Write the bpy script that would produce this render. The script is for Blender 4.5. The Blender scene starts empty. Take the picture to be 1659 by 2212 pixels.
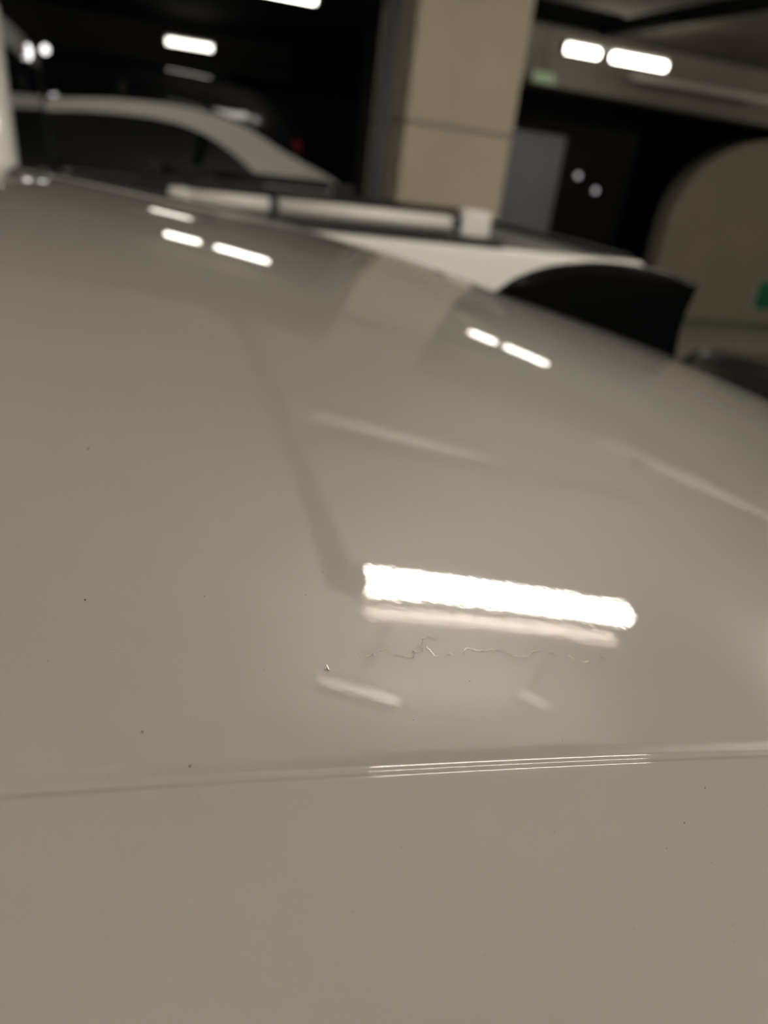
import bpy, bmesh, math, random
from mathutils import Vector, Matrix

random.seed(7)
S = bpy.context.scene
COL = S.collection

# ------------------------------------------------------------------ camera
Z0 = 1.42                                   # height of the roof crown of the car we look across
PITCH, ROLL, YAW = map(math.radians, (24.6482, 7.6437, 20.8716))
cam_d = bpy.data.cameras.new('camera')
cam = bpy.data.objects.new('camera', cam_d)
COL.objects.link(cam)
F = Vector((math.sin(YAW)*math.cos(PITCH), math.cos(YAW)*math.cos(PITCH), -math.sin(PITCH)))
r0 = Vector((math.cos(YAW), -math.sin(YAW), 0)); u0 = r0.cross(F)
rr = r0*math.cos(ROLL) + u0*math.sin(ROLL)
uu = -r0*math.sin(ROLL) + u0*math.cos(ROLL)
mw = Matrix((rr, uu, -F)).transposed().to_4x4()
mw.translation = Vector((0, -0.5813, Z0+0.0469))
cam.matrix_world = mw
cam_d.sensor_fit = 'VERTICAL'; cam_d.sensor_height = 36.0; cam_d.sensor_width = 27.0
cam_d.lens = 1661/2212*36
cam_d.clip_start = 0.01; cam_d.clip_end = 100
cam_d.dof.use_dof = True
cam_d.dof.focus_distance = 0.130
cam_d.dof.aperture_fstop = 13.0
cam_d.dof.aperture_blades = 0
S.camera = cam

# ------------------------------------------------------------------ world, exposure
W = bpy.data.worlds.new('garage_dark'); S.world = W; W.use_nodes = True
W.node_tree.nodes['Background'].inputs[0].default_value = (0.02, 0.018, 0.015, 1)
W.node_tree.nodes['Background'].inputs[1].default_value = 0.3
S.view_settings.view_transform = 'Standard'; S.view_settings.look = 'None'
S.view_settings.gamma = 1.0; S.view_settings.use_curve_mapping = False
S.view_settings.exposure = 0.0
S.cycles.max_bounces = 7; S.cycles.diffuse_bounces = 4; S.cycles.glossy_bounces = 4
S.cycles.caustics_reflective = False; S.cycles.caustics_refractive = False
LAMP = 56.0                                 # radiance of the tube diffusers
LAMP_COL = (1.0, 0.93, 0.82, 1)

# ------------------------------------------------------------------ materials
def mat(name, col, rough=0.5, metal=0.0, coat=0.0, noise=0.0, nscale=8.0, bump=0.0, bscale=60.0,
        emit=0.0, spec=0.5, col2=None, coat_rough=0.02, peel=0.0):
    m = bpy.data.materials.new(name); m.use_nodes = True
    nt = m.node_tree; b = nt.nodes['Principled BSDF']
    b.inputs['Base Color'].default_value = (*col, 1)
    b.inputs['Roughness'].default_value = rough
    b.inputs['Metallic'].default_value = metal
    b.inputs['Coat Weight'].default_value = coat
    b.inputs['Coat Roughness'].default_value = coat_rough
    b.inputs['Specular IOR Level'].default_value = spec
    tc = nt.nodes.new('ShaderNodeTexCoord')
    if noise or col2:
        n = nt.nodes.new('ShaderNodeTexNoise'); n.inputs['Scale'].default_value = nscale
        n.inputs['Detail'].default_value = 6
        nt.links.new(tc.outputs['Object'], n.inputs['Vector'])
        mx = nt.nodes.new('ShaderNodeMix'); mx.data_type = 'RGBA'
        c2 = col2 or tuple(c*(1-noise) for c in col)
        mx.inputs[6].default_value = (*c2, 1)
        mx.inputs[7].default_value = (*[min(1, c*(1+noise)) for c in col], 1)
        nt.links.new(n.outputs['Fac'], mx.inputs[0])
        nt.links.new(mx.outputs[2], b.inputs['Base Color'])
    if bump:
        n2 = nt.nodes.new('ShaderNodeTexNoise'); n2.inputs['Scale'].default_value = bscale
        n2.inputs['Detail'].default_value = 5
        nt.links.new(tc.outputs['Object'], n2.inputs['Vector'])
        bp = nt.nodes.new('ShaderNodeBump'); bp.inputs['Strength'].default_value = bump
        bp.inputs['Distance'].default_value = 0.01
        nt.links.new(n2.outputs['Fac'], bp.inputs['Height'])
        nt.links.new(bp.outputs['Normal'], b.inputs['Normal'])
    if peel:
        b.inputs['Coat IOR'].default_value = 1.72                                # orange peel of the clear coat
        n3 = nt.nodes.new('ShaderNodeTexNoise'); n3.inputs['Scale'].default_value = 560
        n3.inputs['Detail'].default_value = 1.5
        nt.links.new(tc.outputs['Object'], n3.inputs['Vector'])
        bp = nt.nodes.new('ShaderNodeBump'); bp.inputs['Strength'].default_value = 1.0
        bp.inputs['Distance'].default_value = peel
        nt.links.new(n3.outputs['Fac'], bp.inputs['Height'])
        nt.links.new(bp.outputs['Normal'], b.inputs['Coat Normal'])
    if emit:
        b.inputs['Emission Color'].default_value = (*(col2 or col), 1)
        b.inputs['Emission Strength'].default_value = emit
    return m

M = {}
M['pearl'] = mat('pearl_white_paint', (0.378, 0.350, 0.329), rough=0.45, coat=1.0, spec=0.25, peel=0.0000045)
M['white'] = mat('white_paint', (0.88, 0.865, 0.835), rough=0.4, coat=1.0, spec=0.3)
M['grey_white'] = mat('dull_white_paint', (0.74, 0.72, 0.69), rough=0.4, coat=1.0, spec=0.3)
M['black_paint'] = mat('black_paint', (0.006, 0.006, 0.007), rough=0.3, coat=1.0, spec=0.3)
M['suv_black'] = mat('black_suv_paint', (0.006, 0.006, 0.007), rough=0.35, coat=0.7, spec=0.1, coat_rough=0.09)
M['gloss_black'] = mat('gloss_black_plastic', (0.003, 0.003, 0.003), rough=0.1, spec=0.16)
M['tint'] = mat('tinted_glass', (0.004, 0.005, 0.005), rough=0.02, spec=0.5)
M['rubber'] = mat('black_rubber', (0.012, 0.012, 0.012), rough=0.8, noise=0.2, nscale=30)
M['black_trim'] = mat('black_trim', (0.012, 0.012, 0.012), rough=0.55, noise=0.2, nscale=40)
M['alloy'] = mat('alloy', (0.55, 0.55, 0.56), rough=0.3, metal=1.0, noise=0.06, nscale=20)
M['satin'] = mat('satin_aluminium', (0.62, 0.60, 0.58), rough=0.38, metal=1.0, noise=0.05, nscale=25)
M['rail'] = mat('rail_paint', (0.70, 0.675, 0.65), rough=0.35, spec=0.5, noise=0.04, nscale=25)
M['chrome'] = mat('chrome', (0.8, 0.8, 0.8), rough=0.06, metal=1.0)
M['bright_pipe'] = mat('bright_pipe', (0.8, 0.78, 0.75), rough=0.2, metal=1.0)
M['bright_strip'] = mat('bright_sheet_metal', (0.8, 0.78, 0.75), rough=0.38, metal=1.0, noise=0.05, nscale=30)
M['red_lens'] = mat('red_lens', (0.25, 0.02, 0.02), rough=0.15, noise=0.2, nscale=60)
M['clear_lens'] = mat('clear_lens', (0.6, 0.6, 0.6), rough=0.1, noise=0.1, nscale=60)
M['column'] = mat('column_concrete', (0.55, 0.49, 0.385), rough=0.85, noise=0.12, nscale=5, bump=0.3, bscale=40, spec=0.2)
M['floor'] = mat('floor_concrete', (0.36, 0.33, 0.285), rough=0.55, noise=0.2, nscale=3, bump=0.15, bscale=50, spec=0.3)
M['ceiling'] = mat('soffit_lit_tone', (0.80, 0.78, 0.73), rough=0.9, noise=0.06, nscale=2.0, bump=0.3, bscale=30, spec=0.1)  # brighter soffit copy for the near bays, standing in for lamplight
M['soffit_far'] = mat('soffit_unlit_tone', (0.022, 0.02, 0.018), rough=0.9, noise=0.25, nscale=1.5, spec=0.1)  # near-black soffit copy standing in for the unlit far ceiling
M['soffit_dark'] = mat('soffit_dim_tone', (0.26, 0.24, 0.205), rough=0.9, noise=0.25, nscale=1.5, bump=0.3, bscale=30, spec=0.1)  # darker soffit copy standing in for weaker light over the middle bays
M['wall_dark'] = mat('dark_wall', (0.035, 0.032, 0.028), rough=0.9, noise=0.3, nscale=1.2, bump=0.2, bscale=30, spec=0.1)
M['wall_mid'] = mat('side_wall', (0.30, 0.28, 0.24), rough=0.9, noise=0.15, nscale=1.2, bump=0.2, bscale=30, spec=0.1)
M['ramp'] = mat('ramp_concrete', (0.30, 0.26, 0.205), rough=0.9, noise=0.15, nscale=2.5, bump=0.25, bscale=25, spec=0.1)
M['green'] = mat('green_board', (0.01, 0.16, 0.07), rough=0.5, noise=0.1, nscale=10)
M['line'] = mat('faded_green_line', (0.07, 0.13, 0.07), rough=0.8, noise=0.2, nscale=6)
M['pipe_dark'] = mat('dark_pipe', (0.008, 0.008, 0.008), rough=0.7, noise=0.2, nscale=12, spec=0.2)
M['pipe_grey'] = mat('grey_pipe', (0.09, 0.085, 0.09), rough=0.6, noise=0.15, nscale=12, spec=0.3)
M['pipe_pale'] = mat('pale_pipe', (0.75, 0.71, 0.66), rough=0.5, noise=0.08, nscale=15)
M['door_grey'] = mat('grey_steel', (0.42, 0.405, 0.44), rough=0.4, noise=0.08, nscale=6)
M['tray'] = mat('galvanised_tray', (0.72, 0.66, 0.64), rough=0.6, noise=0.08, nscale=12)
M['housing'] = mat('lamp_housing', (0.55, 0.54, 0.50), rough=0.5, noise=0.05, nscale=12)
M['wing'] = mat('reflector_wing', (0.52, 0.45, 0.43), rough=0.8, noise=0.1, nscale=14)
M['lint'] = mat('lint', (0.96, 0.94, 0.88), rough=0.3, metal=0.9, noise=0.05, nscale=3000)
M['crumb'] = mat('crumb', (0.95, 0.93, 0.88), rough=0.6, noise=0.1, nscale=2000)
M['speck'] = mat('speck', (0.05, 0.045, 0.04), rough=0.9, noise=0.3, nscale=2000)

def emission(name, col, strength):
    m = bpy.data.materials.new(name); m.use_nodes = True
    nt = m.node_tree
    for n in list(nt.nodes): nt.nodes.remove(n)
    e = nt.nodes.new('ShaderNodeEmission'); o = nt.nodes.new('ShaderNodeOutputMaterial')
    e.inputs[0].default_value = col; e.inputs[1].default_value = strength
    nt.links.new(e.outputs[0], o.inputs[0])
    return m
M['tube'] = emission('tube_glow', LAMP_COL, LAMP)
M['tube_near'] = emission('near_tube_glow', LAMP_COL, 42.0)
M['tube_dim'] = emission('dim_tube_glow', LAMP_COL, 11.0)     # far-row lamps, glow cut down to soften their reflections
M['tube_far'] = emission('far_tube_glow', LAMP_COL, 5.5)
M['exit'] = emission('exit_glow', (0.55, 0.75, 0.42, 1), 0.30)
M['glint'] = emission('glint_glow', (1, 0.93, 0.93, 1), 0.6)  # glow of the discs that stand in for headlamp glints
M['small_glint'] = emission('small_glint_glow', (1, 0.95, 0.93, 1), 2.6)  # glow of the added spots that stand in for lamp reflections

# ------------------------------------------------------------------ mesh helpers
def link(o, parent=None):
    COL.objects.link(o)
    if parent is not None: o.parent = parent
    return o

def mesh(name, verts, faces, m, parent=None, smooth=False, mats=None, fmat=None):
    me = bpy.data.meshes.new(name)
    me.from_pydata([tuple(v) for v in verts], [], faces)
    for k in (mats or [m]): me.materials.append(k)
    if fmat:
        for p, i in zip(me.polygons, fmat): p.material_index = i
    bm = bmesh.new(); bm.from_mesh(me); bmesh.ops.recalc_face_normals(bm, faces=bm.faces)
    bm.to_mesh(me); bm.free()
    if smooth:
        for p in me.polygons: p.use_smooth = True
    return link(bpy.data.objects.new(name, me), parent)

def from_bm(name, bm, m, parent=None, smooth=False, flip=False):
    bmesh.ops.recalc_face_normals(bm, faces=bm.faces)
    me = bpy.data.meshes.new(name); bm.to_mesh(me); bm.free()
    me.materials.append(m)
    if smooth:
        for p in me.polygons: p.use_smooth = True
    return link(bpy.data.objects.new(name, me), parent)

def bm_box(bm, x0, x1, y0, y1, z0, z1, bev=0.0, seg=2):
    r = bmesh.ops.create_cube(bm, size=1.0)
    vs = r['verts']
    for v in vs:
        v.co = Vector((x0+(v.co.x+.5)*(x1-x0), y0+(v.co.y+.5)*(y1-y0), z0+(v.co.z+.5)*(z1-z0)))
    if bev:
        es = list({e for v in vs for e in v.link_edges})
        bmesh.ops.bevel(bm, geom=es, offset=bev, segments=seg, profile=0.5, affect='EDGES')

def box(name, x0, x1, y0, y1, z0, z1, m, parent=None, bev=0.0, seg=2):
    bm = bmesh.new(); bm_box(bm, x0, x1, y0, y1, z0, z1, bev, seg)
    return from_bm(name, bm, m, parent, smooth=False)

def bm_tube(bm, pts, r, n=12, cap=True):
    pts = [Vector(p) for p in pts]; rings = []
    rad = r if isinstance(r, (list, tuple)) else [r]*len(pts)
    prev = None
    for i, p in enumerate(pts):
        d = (pts[min(i+1, len(pts)-1)] - pts[max(i-1, 0)]).normalized()
        if prev is None:
            a = d.orthogonal().normalized()
        else:
            a = (prev - d*prev.dot(d)).normalized()
        prev = a; b = d.cross(a)
        rings.append([bm.verts.new(p + (a*math.cos(t)+b*math.sin(t))*rad[i])
                      for t in (2*math.pi*k/n for k in range(n))])
    for A, B in zip(rings, rings[1:]):
        for k in range(n): bm.faces.new((A[k], A[(k+1) % n], B[(k+1) % n], B[k]))
    if cap:
        bm.faces.new(rings[0][::-1]); bm.faces.new(rings[-1])

def tube(name, pts, r, m, parent=None, n=12):
    bm = bmesh.new(); bm_tube(bm, pts, r, n)
    return from_bm(name, bm, m, parent, smooth=True)

def grid(name, P, m, parent=None, smooth=True, thick=0.0):
    """P[i][j] points -> a sheet; thick offsets a second sheet and closes the rim"""
    ni, nj = len(P), len(P[0])
    v = [p for row in P for p in row]
    f = [(i*nj+j, i*nj+j+1, (i+1)*nj+j+1, (i+1)*nj+j) for i in range(ni-1) for j in range(nj-1)]
    o = mesh(name, v, f, m, parent, smooth)
    if thick:
        s = o.modifiers.new('thickness', 'SOLIDIFY'); s.thickness = thick; s.offset = -1
    return o

def empty(name, loc, label, cat, group=None, rotz=0.0):
    o = bpy.data.objects.new(name, None); link(o)
    o.empty_display_size = 0.1
    o.location = loc; o.rotation_euler = (0, 0, rotz)
    o['label'] = label; o['category'] = cat
    if group: o['group'] = group
    return o

def tag(o, label, cat, group=None, kind=None):
    o['label'] = label; o['category'] = cat
    if group: o['group'] = group
    if kind: o['kind'] = kind
    return o

def struct(o, label=None, cat=None):
    o['kind'] = 'structure'
    if label: o['label'] = label
    if cat: o['category'] = cat
    return o

def lerp(a, b, t): return a+(b-a)*t
def curve(pts, x):
    """smooth (catmull-rom like) interpolation of y over x"""
    if x <= pts[0][0]: return pts[0][1]
    if x >= pts[-1][0]: return pts[-1][1]
    for i in range(len(pts)-1):
        if pts[i][0] <= x <= pts[i+1][0]:
            x0, y0 = pts[i]; x1, y1 = pts[i+1]; h = x1-x0; t = (x-x0)/h
            m0 = (y1-pts[i-1][1])/(x1-pts[i-1][0]) if i > 0 else (y1-y0)/h
            m1 = (pts[i+2][1]-y0)/(pts[i+2][0]-x0) if i+2 < len(pts) else (y1-y0)/h
            return ((2*t**3-3*t*t+1)*y0 + (t**3-2*t*t+t)*h*m0 + (-2*t**3+3*t*t)*y1 + (t**3-t*t)*h*m1)

# ------------------------------------------------------------------ the garage shell
X0, X1, Y0, Y1, ZC = -9.0, 14.0, -8.0, 14.6, 2.78
ZN = 2.98                                   # the soffit is higher over the near bays
def ceil_z(y): return ZN if y < 4.0 else ZC
struct(box('floor', X0, X1, Y0, Y1, -0.2, 0, M['floor']), 'grey concrete garage floor', 'floor')
cb = bmesh.new(); bm_box(cb, X0, X1, Y0, 4.0, ZN, ZN+0.25)
ceil = struct(from_bm('ceiling', cb, M['ceiling']), 'soffit over the near bays, coloured bright for the lamplight', 'ceiling')
struct(box('ceiling', X0, X1, 4.0, 7.2, ZC, ZN+0.25, M['soffit_dark']), 'concrete soffit over the middle bays, coloured dim for the weaker light', 'ceiling')
struct(box('ceiling', X0, X1, 7.2, Y1, ZC, ZC+0.25, M['soffit_far']), 'soffit over the far bays, coloured black as if unlit', 'ceiling')
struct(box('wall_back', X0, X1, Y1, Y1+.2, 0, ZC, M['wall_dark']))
struct(box('wall_front', X0, X1, Y0-.2, Y0, 0, ZN, M['wall_mid']))
struct(box('wall_left', X0-.2, X0, Y0, Y1, 0, ZN, M['wall_mid']))
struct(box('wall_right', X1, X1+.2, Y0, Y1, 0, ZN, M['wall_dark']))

# concrete column with its pour joint
colu = empty('concrete_column', (1.92, 4.39, 0), 'square beige concrete column with one pour joint, beyond the white pickup', 'column')
colu['kind'] = 'structure'
def col_seg(z0, z1, bev=0.012):
    box('column_segment', -0.34, 0.34, -0.34, 0.34, z0, z1, M['column'], colu, bev, 2)
col_seg(0, 1.655); col_seg(1.667, ZC)
box('joint', -0.332, 0.332, -0.332, 0.332, 1.655, 1.667, M['ramp'], colu)

# curved ramp wall on the right
PX = 6.3
pts = [(PX, 0.0), (PX, 1.15)]
for k in range(1, 13):
    a = math.pi - k*math.pi/2/12
    pts.append((PX+1.35+1.35*math.cos(a), 1.15+1.05*math.sin(a)))
pts += [(12.5, 2.2), (12.5, 0.0)]
n = len(pts)
v = [(x, 7.75, z) for x, z in pts] + [(x, 8.0, z) for x, z in pts]
f = [tuple(range(n)), tuple(range(2*n-1, n-1, -1))] + [(i, (i+1) % n, n+(i+1) % n, n+i) for i in range(n)]
ramp = struct(mesh('partition_wall', v, f, M['ramp']), 'tan concrete partition wall with a rounded upper corner', 'wall')
box('painted_line', PX, 12.5, 7.742, 7.7495, 0.0, 0.05, M['line'], ramp)

# dark cross wall with the grey steel door
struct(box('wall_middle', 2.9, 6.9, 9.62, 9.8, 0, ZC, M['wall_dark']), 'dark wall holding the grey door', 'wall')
door = empty('door_1', (5.31, 9.6, 0), 'grey steel door in the dark wall right of the column', 'door'); door['kind'] = 'structure'
box('door_leaf', -0.43, 0.43, -0.04, 0.015, 0.02, 1.99, M['door_grey'], door, 0.004)
box('door_frame', -0.49, -0.435, -0.05, 0.015, 0, 2.05, M['wall_dark'], door)
box('door_frame', 0.435, 0.49, -0.05, 0.015, 0, 2.05, M['wall_dark'], door)
box('door_frame', -0.435, 0.435, -0.05, 0.015, 1.995, 2.05, M['wall_dark'], door)
dh = bmesh.new(); bm_tube(dh, [(-0.36, -0.041, 1.02), (-0.36, -0.09, 1.02)], 0.012); bm_tube(dh, [(-0.37, -0.09, 1.02), (-0.24, -0.09, 1.02)], 0.011)
from_bm('door_handle', dh, M['satin'], door, True)

# downstand beams
struct(box('beam', 3.3, X1, 7.2, 7.55, 2.29, ZC-.001, M['soffit_dark'], None, 0.01), 'deep concrete beam behind the twin lamp at right', 'beam')
struct(box('beam', X0, 2.6, 12.6, 12.9, 2.3, ZC-.001, M['wall_dark'], None, 0.01), 'dark concrete beam over the black vehicle', 'beam')

# ------------------------------------------------------------------ lamps
def lamp(x0, x1, y, label, rot=0.0, halves=1, z=2.47, name='ceiling_light', w=0.095, glow='tube'):
    L = x1-x0; cx = (x0+x1)/2
    t = empty(name, (cx, y, z), label, 'ceiling light', 'ceiling lights', rot)
    hb = bmesh.new(); bm_box(hb, -L/2-0.03, L/2+0.03, -0.018, 0.018, 0.067, 0.105, 0.006)
    from_bm('housing', hb, M['housing'], t)
    gap = 0.15 if halves == 2 else 0
    spans = [(-L/2, L/2)] if halves == 1 else [(-L/2, -L*.10-gap/2), (-L*.10+gap/2, L/2)]
    for a, b in spans:                       # rounded acrylic diffuser
        db = bmesh.new()
        prof = [(w/2*math.cos(2*math.pi*k/20), 0.033+0.033*math.sin(2*math.pi*k/20)) for k in range(20)]
        rings = [[db.verts.new((x, py, pz)) for py, pz in prof] for x in (a+.004, b-.004)]
        for k in range(20): db.faces.new((rings[0][k], rings[0][(k+1) % 20], rings[1][(k+1) % 20], rings[1][k]))
        db.faces.new(rings[0]); db.faces.new(rings[1][::-1])
        from_bm('diffuser', db, M[glow], t, False)
    for s in (-1, 1):
        box('end_cap', min(s*L/2, s*(L/2+.025)), max(s*L/2, s*(L/2+.025)), -w*.52, w*.52, -0.002, 0.07, M['housing'], t, 0.004)
        tube('hanger', [(s*L*.35, 0, 0.104), (s*L*.35, 0, ceil_z(y)-z)], 0.006, M['pipe_grey'], t, 8)
    return t
near = lamp(0.825, 1.89, 0.900, 'long batten lamp above the bay between the two white roofs', 0.09, w=.085, glow='tube_near')
box('reflector_wing', -0.53, 0.29, -0.100, -0.046, 0.096, 0.101, M['wing'], near)
box('reflector_wing', 0.23, 0.46, -0.118, -0.06, 0.090, 0.095, M['wing'], near)
lamp(0.60, 1.53, 6.43, 'twin batten lamp over the pale car, at the top edge of the view', -0.03, 2, w=.08, glow='tube_dim')
lamp(3.69, 4.69, 6.25, 'twin batten lamp right of the concrete column', -0.05, 2, z=2.455, w=.08, glow='tube_dim')
lamp(0.70, 1.27, 11.3, 'single far batten lamp above the black vehicle', -0.03, z=2.43, w=.08, glow='tube_far')
lamp(2.2, 3.4, -1.3, 'added unseen batten lamp over the near side of the white car, boot end')  # added out of view to brighten the near side of the roof
lamp(-2.0, -0.8, -1.3, 'added unseen batten lamp over the near side of the white car, bonnet end')  # second unseen lamp, added to light the roof from the camera side
lamp(0.2, 1.4, -4.4, 'batten lamp over the lane behind the viewer')
lamp(-4.6, -3.4, 0.85, 'batten lamp above the bonnet end of the bay')
lamp(-4.6, -3.4, 6.5, 'batten lamp far over the bonnets of the parked cars')
lamp(3.7, 4.9, 0.95, 'added unseen batten lamp above the low black car')  # added out of view to light the pickup and right background
lamp(7.2, 8.4, 3.9, 'batten lamp in front of the partition wall')

# pipes and trays under the soffit
tag(tube('ceiling_pipe', [(0.738, 0.80, 2.475), (0.738, 2.5, 2.475), (0.738, 4.0, 2.475)], 0.040, M['pipe_dark'], None, 16),
    'long dark pipe running away from the end of the near lamp', 'pipe')
tag(tube('ceiling_pipe', [(3.45, 2.9, 2.50), (3.45, 5.3, 2.50)], 0.05, M['pipe_dark'], None, 16),
    'dark pipe at upper right running away above the twin lamp', 'pipe')
tag(tube('ceiling_pipe', [(2.2, 5.38, 2.56), (3.62, 5.38, 2.56)], 0.075, M['pipe_dark'], None, 16),
    'thick dark pipe crossing beside the top of the column', 'pipe')
def tray(x0, y0, x1, y1, z, w, label, h=0.05):
    d = Vector((x1-x0, y1-y0, 0)); L = d.length
    bm = bmesh.new()
    bm_box(bm, 0, L, -w/2, w/2, 0, 0.004); bm_box(bm, 0, L, -w/2, -w/2+.004, 0.004, h); bm_box(bm, 0, L, w/2-.004, w/2, 0.004, h)
    o = from_bm('cable_tray', bm, M['tray']); o.location = (x0, y0, z); o.rotation_euler = (0, 0, math.atan2(d.y, d.x))
    return tag(o, label, 'cable tray')
tag(tube('ceiling_pipe', [(0.95, 2.05, 2.54), (2.05, 2.09, 2.54)], 0.05, M['pipe_pale'], None, 16), 'short pale pipe above the white pickup bed', 'pipe')
tag(tube('ceiling_pipe', [(3.15, 3.0, 2.47), (6.6, 3.06, 2.47)], 0.06, M['pipe_pale'], None, 16), 'long pale pipe beyond the lamp over the low black car', 'pipe')
tray(4.85, 6.95, 6.6, 6.85, 2.44, 0.10, 'pale cable tray just before the deep beam')
tag(tube('conduit', [(0.84, 1.70, 2.49), (1.4, 1.79, 2.49), (2.0, 1.9, 2.49), (3.0, 2.2, 2.49)], 0.035, M['pipe_dark'], None, 12), 'dark conduit slanting across the near soffit', 'conduit')
def streak_strip(x0, y0, x1, y1, w, tx, ty, label):  # tilted reflector added to throw a bright streak onto the roof
    d = Vector((x1-x0, y1-y0)); bm = bmesh.new()
    bm_box(bm, 0, d.length, -w/2, w/2, 0, 0.003, 0.0012, 1)
    bm_box(bm, 0, d.length, -w/2, -w/2+.003, 0.003, 0.03)
    o = from_bm('streak_strip', bm, M['bright_strip']); o.location = (x0, y0, 2.47)
    o.rotation_euler = (math.radians(tx), math.radians(ty), math.atan2(d.y, d.x))
    tag(o, label, 'strip')
streak_strip(0.590, 0.440, 0.865, 0.470, 0.026, 5, -20, 'longer tilted metal strip added under the near soffit to throw a bright streak')
streak_strip(1.16, 0.46, 1.29, 0.452, 0.026, 13, -18, 'shorter tilted metal strip added under the near soffit to throw a bright streak')
dp = empty('downpipe', (1.46, 4.12, 0), 'dark grey vertical downpipe left of the concrete column', 'pipe')
tube('pipe', [(0, 0, 0), (0, 0, ZC)], 0.042, M['pipe_grey'], dp, 16)
for z in (0.5, 2.2):
    tube('collar', [(0, 0, z), (0, 0, z+.06)], 0.05, M['pipe_grey'], dp, 16)

# exit sign and green board
ex = empty('exit_sign', (3.92, 7.02, 2.25), 'dim green lit exit sign hanging right of the column', 'sign')
box('case', -0.12, 0.12, -0.03, 0.03, 0.03, 0.12, M['housing'], ex, 0.006)
box('lit_panel', -0.11, 0.11, -0.036, -0.0301, 0.04, 0.11, M['exit'], ex)
tube('hanger', [(0, 0, 0.119), (0, 0, ZC-2.25)], 0.008, M['pipe_grey'], ex, 8)
gb = empty('green_board', (8.35, 7.735, 0.24), 'green board low on the tan partition wall', 'board')
box('panel', -0.42, 0.42, -0.012, 0.004, 0, 0.36, M['green'], gb, 0.004)
box('board_rim', -0.435, 0.435, -0.006, 0.01, -0.015, 0.375, M['housing'], gb, 0.003)

# ------------------------------------------------------------------ generic car pieces
def wheel(parent, x, y, r=0.33, w=0.22, sgn=-1):
    t = bpy.data.objects.new('wheel', None); link(t, parent); t.location = (x, y, r)
    bm = bmesh.new()
    prof = [(r*0.66, -w/2), (r*0.9, -w/2), (r, -w/2+.035), (r, w/2-.035), (r*0.9, w/2), (r*0.66, w/2)]
    N = 28
    rings = [[bm.verts.new((rad*math.cos(a), yy, rad*math.sin(a))) for rad, yy in prof] for a in (2*math.pi*k/N for k in range(N))]
    for k in range(N):
        A, B = rings[k], rings[(k+1) % N]
        for j in range(len(prof)): bm.faces.new((A[j], A[(j+1) % len(prof)], B[(j+1) % len(prof)], B[j]))
    from_bm('tyre', bm, M['rubber'], t, True)
    bm = bmesh.new()
    for k in range(5):
        a = 2*math.pi*k/5
        bm_tube(bm, [(0, sgn*w*.36, 0), (r*.655*math.cos(a), sgn*w*.40, r*.655*math.sin(a))], [0.03, 0.018], 8)
    bm_tube(bm, [(0, sgn*w*.3, 0), (0, sgn*w*.44, 0)], 0.045, 12)
    from_bm('rim', bm, M['alloy'], t, False)

def lower_body(parent, m, prof, zb=0.24, name='body'):
    """prof: list of (x, ztop, halfwidth); lofted body shell from nose to tail"""
    xs = [prof[0][0]+(prof[-1][0]-prof[0][0])*k/48 for k in range(49)]
    zt = [(p[0], p[1]) for p in prof]; hw = [(p[0], p[2]) for p in prof]
    P = []
    for x in xs:
        z = curve(zt, x); w = curve(hw, x)
        half = [(0, z+.015), (w*.5, z+.012), (w*.82, z-.002), (w*.93, z-.03), (w*.98, z-.10), (w, lerp(zb, z, .62)), (w*.985, lerp(zb, z, .35)), (w*.95, zb+.04), (w*.88, zb)]
        P.append([(x, -a, b) for a, b in reversed(half)] + [(x, a, b) for a, b in half[1:]])
    o = grid(name, P, m, parent)
    bm = bmesh.new(); bm.from_mesh(o.data)
    bm.verts.ensure_lookup_table(); nj = len(P[0])
    for s in (0, len(P)-1):
        bm.faces.new([bm.verts[s*nj+j] for j in range(nj)])
    for i in range(len(P)-1):
        bm.faces.new((bm.verts[i*nj], bm.verts[(i+1)*nj], bm.verts[(i+1)*nj+nj-1], bm.verts[i*nj+nj-1]))
    bmesh.ops.recalc_face_normals(bm, faces=bm.faces); bm.to_mesh(o.data); bm.free()
    for p in o.data.polygons: p.use_smooth = True
    return o

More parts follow.
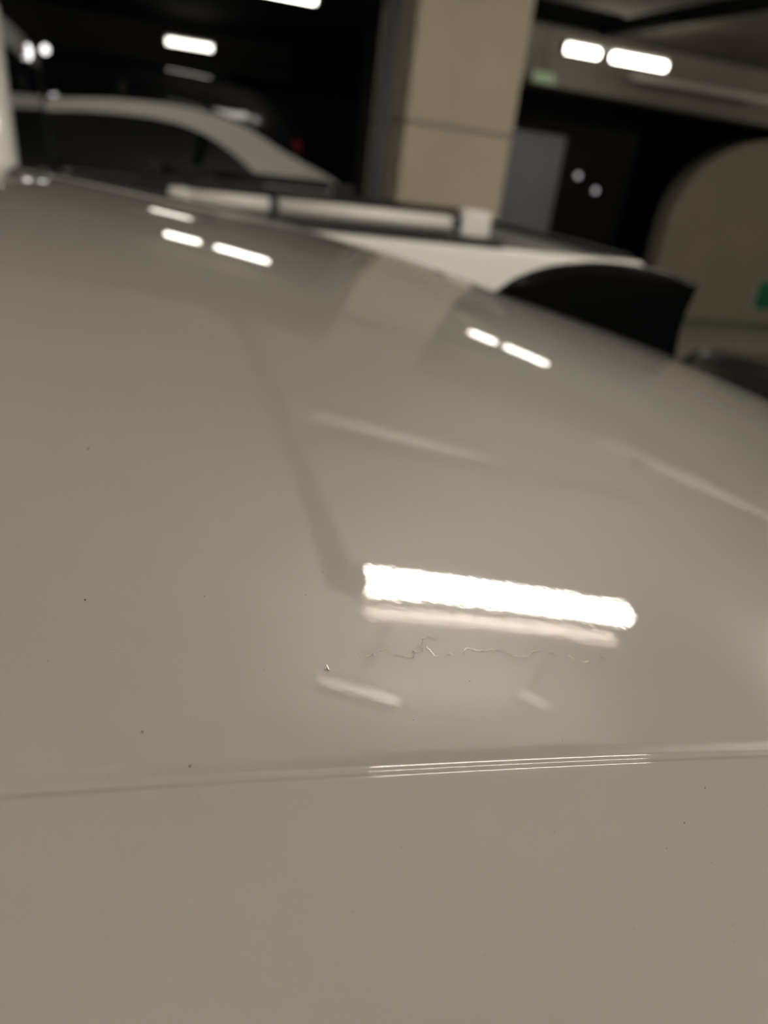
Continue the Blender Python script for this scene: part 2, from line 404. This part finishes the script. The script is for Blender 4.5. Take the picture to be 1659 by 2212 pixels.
def greenhouse(parent, roof, win, wb, wr, zb, xr0, xr1, m_frame, m_roof, crown=0.05, pillar=None, glass_front=True):
    """roof: outer outline (x,z) nose to tail; win: glass outline (x,z); side leans from wb at zb to wr on top"""
    zmax = max(z for _, z in roof)
    def sy(z): return wb-(wb-wr)*max(0, min(1, (z-zb)/(zmax-zb)))**1.3
    def dense(pts, n):
        xs = [pts[0][0]+(pts[-1][0]-pts[0][0])*k/n for k in range(n+1)]
        return [(x, curve(pts, x)) for x in xs]
    N = 40
    out = dense(roof, N); inn = dense(win, N)
    for s in (-1, 1):
        P = []
        for (xo, zo), (xi, zi) in zip(out, inn):
            P.append([(lerp(xo, xi, t), s*sy(lerp(zo, zi, t)), lerp(zo, zi, t)) for t in (0, .5, 1)])
        grid('side_frame', P, m_frame, parent)
        xb0, xb1 = inn[0][0], inn[-1][0]
        zl = min(inn[0][1], inn[-1][1])
        G = []
        for xi, zi in inn:
            G.append([(xi, s*(sy(lerp(zl, zi, t))-.012), lerp(zl-.01, zi+.004, t)) for t in (0, .25, .5, .75, 1)])
        grid('side_window', G, M['tint'], parent)
        if pillar is not None:
            zt = curve(win, pillar)
            box_pts = []
            for z in [lerp(zl, zt, k/6) for k in range(7)]:
                box_pts.append([(pillar-.035, s*(sy(z)-.004), z), (pillar+.035, s*(sy(z)-.004), z)])
            grid('pillar', box_pts, M['black_trim'], parent)
    P = []
    for k in range(37):
        x = lerp(xr0, xr1, k/36); z = curve(roof, x); w = sy(z)
        P.append([(x, w*t, z+crown*(1-t*t)*(1-.0*abs(t))) for t in [j/12-1 for j in range(25)]])
    grid('roof_panel', P, m_roof, parent)
    for nm, seg in (('windscreen', [p for p in out if p[0] <= xr0+.02]), ('rear_window', [p for p in out if p[0] >= xr1-.02])):
        if len(seg) < 2: continue
        G = []
        for x, z in seg:
            w = sy(z)-.004
            G.append([(x, w*t, z+crown*(1-t*t)) for t in [j/8-1 for j in range(17)]])
        grid(nm, G, M['tint'], parent)

def lights_and_trim(parent, xf, xr, zf, zr, w, plate=True):
    for s in (-1, 1):
        box('headlamp', xf-.01, xf+.12, s*w*.62-.16, s*w*.62+.16, zf-.06, zf+.05, M['clear_lens'], parent, .02)
        box('tail_light', xr-.12, xr+.01, s*w*.66-.15, s*w*.66+.15, zr-.06, zr+.06, M['red_lens'], parent, .02)
    box('bumper', xf-.04, xf+.14, -w*.86, w*.86, .30, .48, M['black_trim'], parent, .03)
    box('bumper', xr-.14, xr+.04, -w*.86, w*.86, .30, .48, M['black_trim'], parent, .03)

def wheels4(parent, xa, xb, w, r=.33):
    for x in (xa, xb):
        for s in (-1, 1): wheel(parent, x, s*(w-.09), r, .22, s)

# ------------------------------------------------------------------ our car: the white roof we look across
C1, C2, C3, K, K4 = -0.0933, -0.1806, -0.0136, 0.1223, 0.003
def rz(x, y): return Z0 + C1*x + C2*x*x + C3*x**3 - K*y*y - K4*y**4
G = 0.5                                       # groove at |y| = 0.5
own = empty('white_car', (0, 0, 0), 'pearl white car filling the view with a black shark fin antenna on its roof', 'car')

XR0, XR1 = -0.95, 0.86
roof_xs = [XR0+(XR1-XR0)*k/150 for k in range(151)]
def roof_sec():
    ys = [-(G-.004)+(2*(G-.004))*k/160 for k in range(161)]
    return ys
def ditch(s):
    """groove section: s metres outward of the roof edge -> height below the roof surface line"""
    a = 0.0017
    if s < 0:                                 # roof skin rolls down
        t = max(0, (s+a)/a); return -0.00085*t**1.7
    if s < 0.0009:                            # flat braze with a faint bead
        return -0.00085 + 0.00008*math.sin(math.pi*s/0.0009)**2
    if s < 0.0027:                            # outer flank and its fillet
        t = (s-0.0009)/0.0018; return -0.00085+0.00075*(3*t*t-2*t**3)
    return -0.0001
def side_drop(s):                             # side panel beyond the groove
    t = max(0, s-0.0027); return -0.9*t*t-0.4*t*max(0, t-.04)*4
# roof panel
ys = roof_sec()
grid('roof_panel', [[(x, y, rz(x, y)) for y in ys] for x in roof_xs], M['pearl'], own)
# groove strip + side rail (near and far)
ss = [-0.004+0.0002*k for k in range(42)] + [0.0046+0.0006*k for k in range(8)] + [0.010+0.004*k for k in range(25)]
gs = [s for s in ss if s <= 0.0045]; rs = [s for s in ss if s >= 0.0042-1e-9]
def side_pt(x, s, sg):
    y = sg*(G+s)
    return (x, y, rz(x, G+s)+ditch(s)+side_drop(s))
def relieved(s): return s
for sg in (-1, 1):
    grid('roof_seam', [[side_pt(x, s, sg) for s in gs] for x in roof_xs], M['pearl'], own)
    grid('side_rail', [[side_pt(x, s, sg) for s in [gs[-1]]+[q for q in rs if q > gs[-1]]] for x in roof_xs], M['pearl'], own)
SE = ss[-1]                                   # outer end of the rail section
zedge = [(x, side_pt(x, SE, 1)[2]) for x in roof_xs]
WB, ZB = 0.80, 0.97
yE = G+SE
# pillars + side windows below the rail
outl = [(-1.75, 1.0)] + [zedge[k] for k in range(0, 151, 10)] + [(1.15, 1.08), (1.3, 1.0)]
zm = max(z for _, z in zedge)
def ow(x, z):
    zt = curve(outl, x); t = max(0, min(1, (z-ZB)/max(.02, zm-ZB)))
    return lerp(WB, yE, t**1.2)
inl = [(-1.45, 1.0)] + [(x*.93, z-.035) for x, z in zedge[5:146:10]] + [(.98, 1.08), (1.08, 1.0)]
def dens(pts, n=44):
    return [(lerp(pts[0][0], pts[-1][0], k/n), curve(pts, lerp(pts[0][0], pts[-1][0], k/n))) for k in range(n+1)]
do, di = dens(outl), dens(inl)
for s in (-1, 1):
    grid('side_frame', [[(lerp(a[0], b[0], t), s*ow(lerp(a[0], b[0], t), lerp(a[1], b[1], t)), lerp(a[1], b[1], t)) for t in (0, .5, 1)] for a, b in zip(do, di)], M['pearl'], own)
    grid('side_window', [[(b[0], s*(ow(b[0], lerp(.985, b[1], t))-.01), lerp(.985, b[1], t)) for t in (0, .33, .67, 1)] for b in di], M['tint'], own)
    grid('pillar', [[(x, s*(ow(x, lerp(.985, curve(inl, x), t))-.003), lerp(.985, curve(inl, x), t)) for x in (-.06, .02)] for t in (0, .25, .5, .75, 1)], M['black_trim'], own)
def screen(nm, xa, xb, zb_):
    P = []
    for k in range(15):
        t = k/14; x = lerp(xa, xb, t)
        row = []
        for j in range(21):
            q = j/10-1
            za = rz(xa, q*G); row.append((x, q*lerp(G, .74, t), lerp(za, zb_, t**1.12)))
        P.append(row)
    grid(nm, P, M['tint'], own)
screen('windscreen', XR0, -1.8, 1.0); screen('rear_window', XR1, 1.38, 1.0)
lower_body(own, M['pearl'], [(-2.95, .62, .66), (-2.75, .80, .82), (-1.8, .985, .895), (-.6, .99, .91), (.6, 1.0, .91), (1.3, 1.0, .90), (1.72, .97, .84), (1.84, .80, .74)], .22)
lights_and_trim(own, -2.9, 1.8, .70, .80, .80)
wheels4(own, -2.05, 1.02, .91)

# shark fin antenna: base on the centre line, tall at the rear
def fin():
    xa, xb = 0.292, 0.476
    prof = [(0, 0.0006), (0.04, .0085), (.1, .0185), (.2, .0305), (.32, .0415), (.46, .0515), (.6, .0585), (.75, .0635), (.9, .0665), (1.0, .0670)]
    rows = []
    N = 40
    for k in range(N+1):
        t = k/N
        x0 = lerp(xa, xb, t)
        h = curve(prof, t)
        wbase = 0.017*math.sin(min(1, t*1.35+.04)*math.pi/2)**.8*(1 if t < .8 else 1-.25*((t-.8)/.2)**2)
        wtop = 0.0035 + 0.003*t
        row = []
        M_ = 20
        for j in range(M_+1):
            a = j/M_*2-1                       # -1 near base .. 0 crest .. 1 far base
            q = 1-abs(a)                       # 0 base, 1 crest
            hh = h*math.sin(q*math.pi/2)**0.9
            w = lerp(wbase, wtop, min(1, q*1.25)**.9)*(1 if q < .8 else math.sqrt(max(0, 1-((q-.8)/.2)**2)))
            # the trailing edge leans back toward the top and is undercut at mid height
            lean = (0.008*(hh/.067) - 0.006*math.sin(min(1, hh/.067)*math.pi))*max(0, (t-.5)/.5)**1.5
            x = x0+lean
            y = math.copysign(w, a) if a else 0
            row.append((x, y, rz(x0, 0)-.0008 + hh + C1*0 + 0))
        rows.append(row)
    o = grid('shark_fin_antenna', rows, M['gloss_black'], own)
    bm = bmesh.new(); bm.from_mesh(o.data); bm.verts.ensure_lookup_table()
    nj = len(rows[0]); bm.faces.new([bm.verts[N*nj+j] for j in range(nj)])
    bm.faces.new([bm.verts[j] for j in range(nj)][::-1])
    bmesh.ops.recalc_face_normals(bm, faces=bm.faces); bm.to_mesh(o.data); bm.free()
    for p in o.data.polygons: p.use_smooth = len(p.vertices) == 4
    o['label'] = 'glossy black shark fin antenna'
    # rubber gasket around the foot
    P = []
    ring = []
    for k in range(41):
        t = k/40; x0 = lerp(xa-.003, xb+.003, t)
        wbase = 0.019*math.sin(min(1, t*1.35+.04)*math.pi/2)**.8*(1 if t < .8 else 1-.25*((t-.8)/.2)**2)
        ring.append((x0, wbase))
    loop = [(x, -w) for x, w in ring] + [(x, w) for x, w in reversed(ring)]
    vv = [(x, y, rz(x, y)-.0006) for x, y in loop] + [(x, y*.93, rz(x, y)+.0016) for x, y in loop]
    n = len(loop)
    ff = [(i, (i+1) % n, n+(i+1) % n, n+i) for i in range(n)] + [tuple(range(n, 2*n))]
    mesh('gasket', vv, ff, M['rubber'], o)
fin()

# ------------------------------------------------------------------ lint, crumb and specks on the roof (tiny)
def roof_at(px, py):
    """point of the roof under a pixel of the 1659 x 2212 frame"""
    C = cam.matrix_world.translation
    d = (F + rr*((px-829.5)/1661) - uu*((py-1106)/1661)).normalized()
    t = 0.02
    for _ in range(4000):
        P = C + d*t
        h = P.z - (rz(P.x, P.y) + (side_drop(-P.y-G) if P.y < -G else 0))
        if h < 1e-6: break
        t += max(h*.5, 1e-5)
    return P
segs = [[(778, 1412), (780, 1417)],
        [(792, 1418), (797, 1421), (801, 1416), (804, 1412), (806, 1420), (811, 1418)],
        [(822, 1408), (832, 1401), (846, 1415), (858, 1418), (866, 1419), (876, 1421), (884, 1423), (893, 1421), (895, 1413), (890, 1406), (897, 1411), (908, 1412), (913, 1408), (911, 1401), (901, 1397), (907, 1393), (913, 1389), (911, 1380), (922, 1378), (933, 1379), (943, 1387)],
        [(920, 1398), (928, 1405), (934, 1413), (941, 1420), (946, 1419)],
        [(958, 1426), (963, 1416), (970, 1411), (978, 1416)],
        [(1004, 1415), (1002, 1408), (1006, 1403), (1014, 1402), (1031, 1407), (1045, 1406), (1062, 1405), (1076, 1406), (1093, 1409), (1105, 1416), (1114, 1420), (1130, 1421), (1144, 1420), (1146, 1412), (1153, 1408), (1168, 1407)],
        [(1186, 1413), (1204, 1414)], [(1226, 1419), (1234, 1423), (1241, 1427)], [(1254, 1430), (1263, 1432), (1272, 1430)], [(1290, 1424), (1298, 1422), (1304, 1423)]]
bm = bmesh.new()
for sg_ in segs:
    P = []
    for a, b in zip(sg_, sg_[1:]):
        for k in range(3):
            t = k/3; p = roof_at(lerp(a[0], b[0], t)+random.uniform(-1.2, 1.2), lerp(a[1], b[1], t)+random.uniform(-1.2, 1.2))
            p.z += 0.00012+random.uniform(0, .00012); P.append(p)
    p = roof_at(*sg_[-1]); p.z += .00015; P.append(p)
    bm_tube(bm, P, .000042, 6)
tag(from_bm('lint_thread', bm, M['lint']), 'thin crinkled pale lint thread lying on the white roof before the seam', 'thread')
bm = bmesh.new()
pa, pb, pc = roof_at(705, 1439), roof_at(710, 1449), roof_at(702, 1448)
for p in (pa, pb, pc): p.z += .00015
bm_tube(bm, [pa, pb], [.00018, .00014], 8); bm_tube(bm, [pa, pc], [.00013, .00008], 8)
tag(from_bm('crumb', bm, M['lint']), 'tiny bright white crumb left of the lint thread on the roof', 'crumb')
bm = bmesh.new()
for (px, py, s) in [(184, 1297, 2.2), (307, 1582, 2.2), (697, 1236, 1.4), (660, 1286, 1.5), (442, 1289, 1.4), (190, 970, 2.5), (410, 1657, 2.5), (1478, 1778, 1.6), (1523, 1703, 1.5), (893, 1556, 1.2), (1440, 1833, 1.2), (1015, 1472, 1.2)] + \
        [(random.uniform(0, 1659), random.uniform(1150, 2150), random.uniform(.5, 1.1)) for _ in range(55)]:
    p = roof_at(px, py); r = s/13500*.9
    r_ = bmesh.ops.create_icosphere(bm, subdivisions=1, radius=r, matrix=Matrix.Translation(p+Vector((0, 0, r*.9))))
tag(from_bm('dust_specks', bm, M['speck'], None, True), 'fine dark dust specks scattered over the white roof', 'dust', None, 'stuff')

# ------------------------------------------------------------------ white pickup next to us
pk = empty('white_pickup', (0, 2.93, 0), 'white pickup truck with a silver bed rail tube, beyond the shark fin', 'pickup truck')
HW = 0.93
def pick_panel(y0, y1):
    bm = bmesh.new(); bm_box(bm, -0.24, 1.90, y0, y1, .55, 1.222, .018, 3)
    return from_bm('bed_side', bm, M['white'], pk)
pick_panel(-HW, -HW+.09); pick_panel(HW-.09, HW)
box('tailgate', 1.84, 1.91, -HW+.095, HW-.095, .62, 1.215, M['white'], pk, .015, 3)
for s in (-1, 1):
    box('bed_liner', -0.20, 1.83, s*(HW-.10)-.008, s*(HW-.10)+.008, .72, 1.2215, M['black_trim'], pk)
box('tailgate_cap', 1.83, 1.905, -HW+.10, HW-.10, 1.2155, 1.236, M['black_trim'], pk, .004)
box('bed_floor', -0.24, 1.84, -HW+.09, HW-.09, .66, .72, M['black_trim'], pk)
box('bulkhead', -0.26, -0.20, -HW+.09, HW-.09, .66, 1.215, M['black_trim'], pk, .01)
for s in (-1, 1):
    yc = s*(HW-.045)
    box('bed_cap', 0.14, 1.30 if s < 0 else 1.89, yc-.046, yc+.046, 1.2225, 1.246, M['black_trim'], pk, .006)
    mt = M['rail'] if s < 0 else M['black_trim']  # far rail takes black in place of the shade over it
    rail = bpy.data.objects.new('bed_rail', None); link(rail, pk); rail['label'] = 'satin silver bed rail tube' if s < 0 else 'far bed rail tube, coloured black for the shade on it'
    tube('rail_tube', [(.22, yc, 1.278), (.47, yc, 1.279)], .025, mt, rail, 20)
    tube('rail_tube', [(.50, yc, 1.279), (1.10, yc, 1.283)], .027, mt, rail, 20)
    tube('rail_joint', [(.468, yc, 1.279), (.502, yc, 1.279)], .02, M['black_trim'], rail, 16)
    box('rail_foot', 1.135, 1.245, yc-.03, yc+.03, 1.246, 1.335 if s < 0 else 1.30, mt, rail, .012, 3)
    tube('rail_joint', [(1.098, yc, 1.283), (1.137, yc, 1.285)], .018, M['black_trim'], rail, 16)
    box('rail_foot', .16, .23, yc-.03, yc+.03, 1.246, 1.305, mt, rail, .012, 3)
    box('tail_light', 1.88, 1.915, s*(HW-.045)-.04, s*(HW-.045)+.04, .80, 1.12, M['red_lens'], pk, .01)
# cab
def cab():
    # side walls follow a leaning outline; rear face carries a dark window
    ol = [(-1.95, 1.12), (-1.45, 1.60), (-1.2, 1.735), (-.75, 1.775), (-.40, 1.76), (-.305, 1.70), (-.27, 1.30)]
    il = [(-1.75, 1.14), (-1.38, 1.54), (-1.15, 1.655), (-.80, 1.69), (-.50, 1.68), (-.42, 1.62), (-.40, 1.20)]
    greenhouse(pk, ol[:6], il[:6], .90, .74, 1.12, -1.3, -.33, M['white'], M['white'], .03, None)
    # rear face: rounded corner pillars, header, sill, window
    def yw(z): return lerp(.90, .74, max(0, min(1, (z-1.12)/.65))**1.3)
    def xr(z): return lerp(-.255, -.305, (z-1.15)/.6)
    for s in (-1, 1):
        P = []
        for k in range(13):
            z = lerp(.75, 1.725, k/12)
            yo = s*yw(z)
            P.append([(xr(z)-.16, yo, z), (xr(z)-.06, yo*1.0, z), (xr(z)-.02, yo-s*.012, z), (xr(z), yo-s*.05, z), (xr(z)+.002, yo-s*.11, z)])
        grid('corner_pillar', P, M['white'], pk)
    grid('rear_header', [[(xr(z)+.002, q*(yw(z)-.10), z) for q in (-1, -.5, 0, .5, 1)] for z in (1.63, 1.66, 1.70)] + [[(-.36, q*.62, 1.765) for q in (-1, -.5, 0, .5, 1)]], M['white'], pk)
    grid('rear_window', [[(xr(z)-.004, q*(yw(z)-.10), z) for q in [j/6-1 for j in range(13)]] for z in [lerp(1.2, 1.635, k/6) for k in range(7)]], M['tint'], pk)
    box('rear_panel', -.30, -.262, -.80, .80, .7, 1.205, M['white'], pk, .01)
    tube('window_glint', [(-.300, .16, 1.66), (-.288, .16, 1.66), (-.283, .16, 1.66)], [.026, .024, .012], M['small_glint'], pk, 14)  # added glow standing in for a lamp reflection in the rear window
    box('brake_light', -.31, -.292, -.12, .12, 1.645, 1.675, M['red_lens'], pk, .006)
cab()
lower_body(pk, M['white'], [(-3.5, .72, .72), (-3.3, .98, .88), (-2.1, 1.10, .92), (-1.2, 1.13, .925), (-.5, 1.13, .925), (-.265, 1.12, .92)], .34)
lights_and_trim(pk, -3.46, 1.9, .86, .95, .8) if False else None
for s in (-1, 1):
    box('headlamp', -3.46, -3.30, s*.62-.16, s*.62+.16, .78, .92, M['clear_lens'], pk, .02)
box('bumper', -3.56, -3.40, -.84, .84, .42, .62, M['chrome'], pk, .03)
box('bumper', 1.92, 2.04, -.84, .84, .45, .60, M['chrome'], pk, .03)
box('chassis', -.3, 1.85, -.5, .5, .40, .60, M['black_trim'], pk, .02)
wheels4(pk, -2.6, 1.0, .92, .37)

# ------------------------------------------------------------------ pale car beyond the pickup
pc_ = empty('pale_car', (0, 5.72, 0), 'dull white car with an arched roof and dark window, behind the pickup', 'car')
roof_o = [(-1.75, 1.0), (-1.2, 1.28), (-.75, 1.46), (-.29, 1.548), (.16, 1.592), (.5, 1.588), (.8, 1.535), (1.05, 1.42), (1.5, 1.235), (1.7, 1.05)]
win_o = [(-1.42, 1.02), (-1.05, 1.26), (-.7, 1.40), (-.29, 1.478), (.16, 1.508), (.45, 1.486), (.67, 1.405), (.93, 1.22), (1.05, 1.04)]
greenhouse(pc_, roof_o, win_o, .86, .70, 1.0, -.85, .95, M['grey_white'], M['black_paint'], .05, None)
lower_body(pc_, M['grey_white'], [(-2.9, .62, .66), (-2.7, .82, .84), (-1.75, 1.0, .89), (-.5, 1.01, .90), (.8, 1.02, .90), (1.55, 1.05, .88), (1.85, 1.0, .82), (1.95, .8, .74)], .22)
lights_and_trim(pc_, -2.85, 1.9, .72, .86, .8)
wheels4(pc_, -2.0, 1.1, .90)

# ------------------------------------------------------------------ black vehicle further back
bs = empty('black_suv', (0, 8.25, 0), 'glossy black tall vehicle with lamp reflections along its roof edge', 'car')
roof_b = [(-2.0, 1.12), (-1.4, 1.55), (-1.0, 1.76), (-.38, 1.86), (.3, 1.905), (.8, 1.90), (1.3, 1.845), (1.52, 1.66), (1.68, 1.42), (1.82, 1.12)]
win_b = [(-1.7, 1.14), (-1.25, 1.5), (-.9, 1.66), (-.38, 1.75), (.3, 1.79), (.75, 1.785), (1.12, 1.73), (1.28, 1.58), (1.38, 1.38), (1.46, 1.14)]
greenhouse(bs, roof_b, win_b, .90, .66, 1.12, -1.05, 1.32, M['suv_black'], M['suv_black'], .06, .1)
lower_body(bs, M['suv_black'], [(-3.0, .72, .70), (-2.8, .98, .88), (-2.0, 1.10, .92), (-.5, 1.13, .93), (1.2, 1.14, .93), (1.8, 1.12, .90), (1.98, .95, .84)], .28)
for s in (-1, 1):
    box('tail_light', 1.60, 1.72, s*.72-.07, s*.72+.07, 1.34, 1.50, M['red_lens'], bs, .02)
    box('headlamp', -2.95, -2.8, s*.62-.16, s*.62+.16, .82, .94, M['clear_lens'], bs, .02)
    tube('roof_rail', [(-.8, s*.60, 1.885), (-.7, s*.60, 1.925), (.3, s*.60, 1.965), (.95, s*.60, 1.955), (1.1, s*.60, 1.90)], .018, M['gloss_black'], bs, 12)
box('bumper', -3.06, -2.88, -.82, .82, .34, .54, M['black_trim'], bs, .03)
box('bumper', 1.86, 2.04, -.82, .82, .34, .54, M['black_trim'], bs, .03)
wheels4(bs, -2.1, 1.15, .93, .36)

# ------------------------------------------------------------------ low black car at right
lc = empty('low_black_car', (4.80, 1.32, 0), 'low black car whose bonnet shows at the right edge below the antenna', 'car')
roof_l = [(-.95, .93), (-.4, 1.12), (.05, 1.24), (.5, 1.28), (1.0, 1.22), (1.5, 1.07), (1.8, .93)]
win_l = [(-.65, .95), (-.3, 1.09), (.1, 1.185), (.5, 1.22), (.95, 1.16), (1.3, 1.05), (1.5, .95)]
greenhouse(lc, roof_l, win_l, .84, .62, .91, -.05, 1.05, M['black_paint'], M['black_paint'], .04, .6)
lower_body(lc, M['black_paint'], [(-2.6, .66, .76), (-2.5, .87, .87), (-2.3, .895, .91), (-1.7, .905, .92), (-.9, .915, .92), (.8, .925, .92), (1.6, .91, .90), (1.85, .86, .84), (1.92, .7, .76)], .18)
lights_and_trim(lc, -2.55, 1.88, .60, .74, .74)
wheels4(lc, -1.75, 1.2, .92, .32)

# bay indicator bulb, added in place of a lamp reflection
bl = empty('glint_bulb', (-0.48, 6.95, 1.90), 'small white indicator lamp standing in for a reflection, on a thin rod beyond the pickup cab', 'indicator lamp')
tube('rod', [(0, 0, .03), (0, 0, ZC-1.90)], .005, M['pipe_dark'], bl, 8)
tube('bulb', [(0, 0, -.03), (0, 0, -.015), (0, 0, .01), (0, 0, .031)], [.012, .028, .03, .012], M['small_glint'], bl, 14)

# glowing discs standing in for headlamp glints right of the grey door
for k, (x, z, lab) in enumerate(((6.05, 1.545, 'upper glowing disc standing in for a headlamp glint, right of the grey door'), (6.37, 1.39, 'lower glowing disc standing in for a headlamp glint, right of the grey door'))):
    t = empty('headlamp_glint', (x, 9.62, z), lab, 'headlamp glint', 'small round headlamp glints')
    tube('glint_base', [(0, 0, 0), (0, -.03, 0)], .045, M['housing'], t, 16)
    tube('glint_lens', [(0, -.0301, 0), (0, -.045, 0), (0, -.055, 0)], [.035, .03, .012], M['glint'], t, 16)
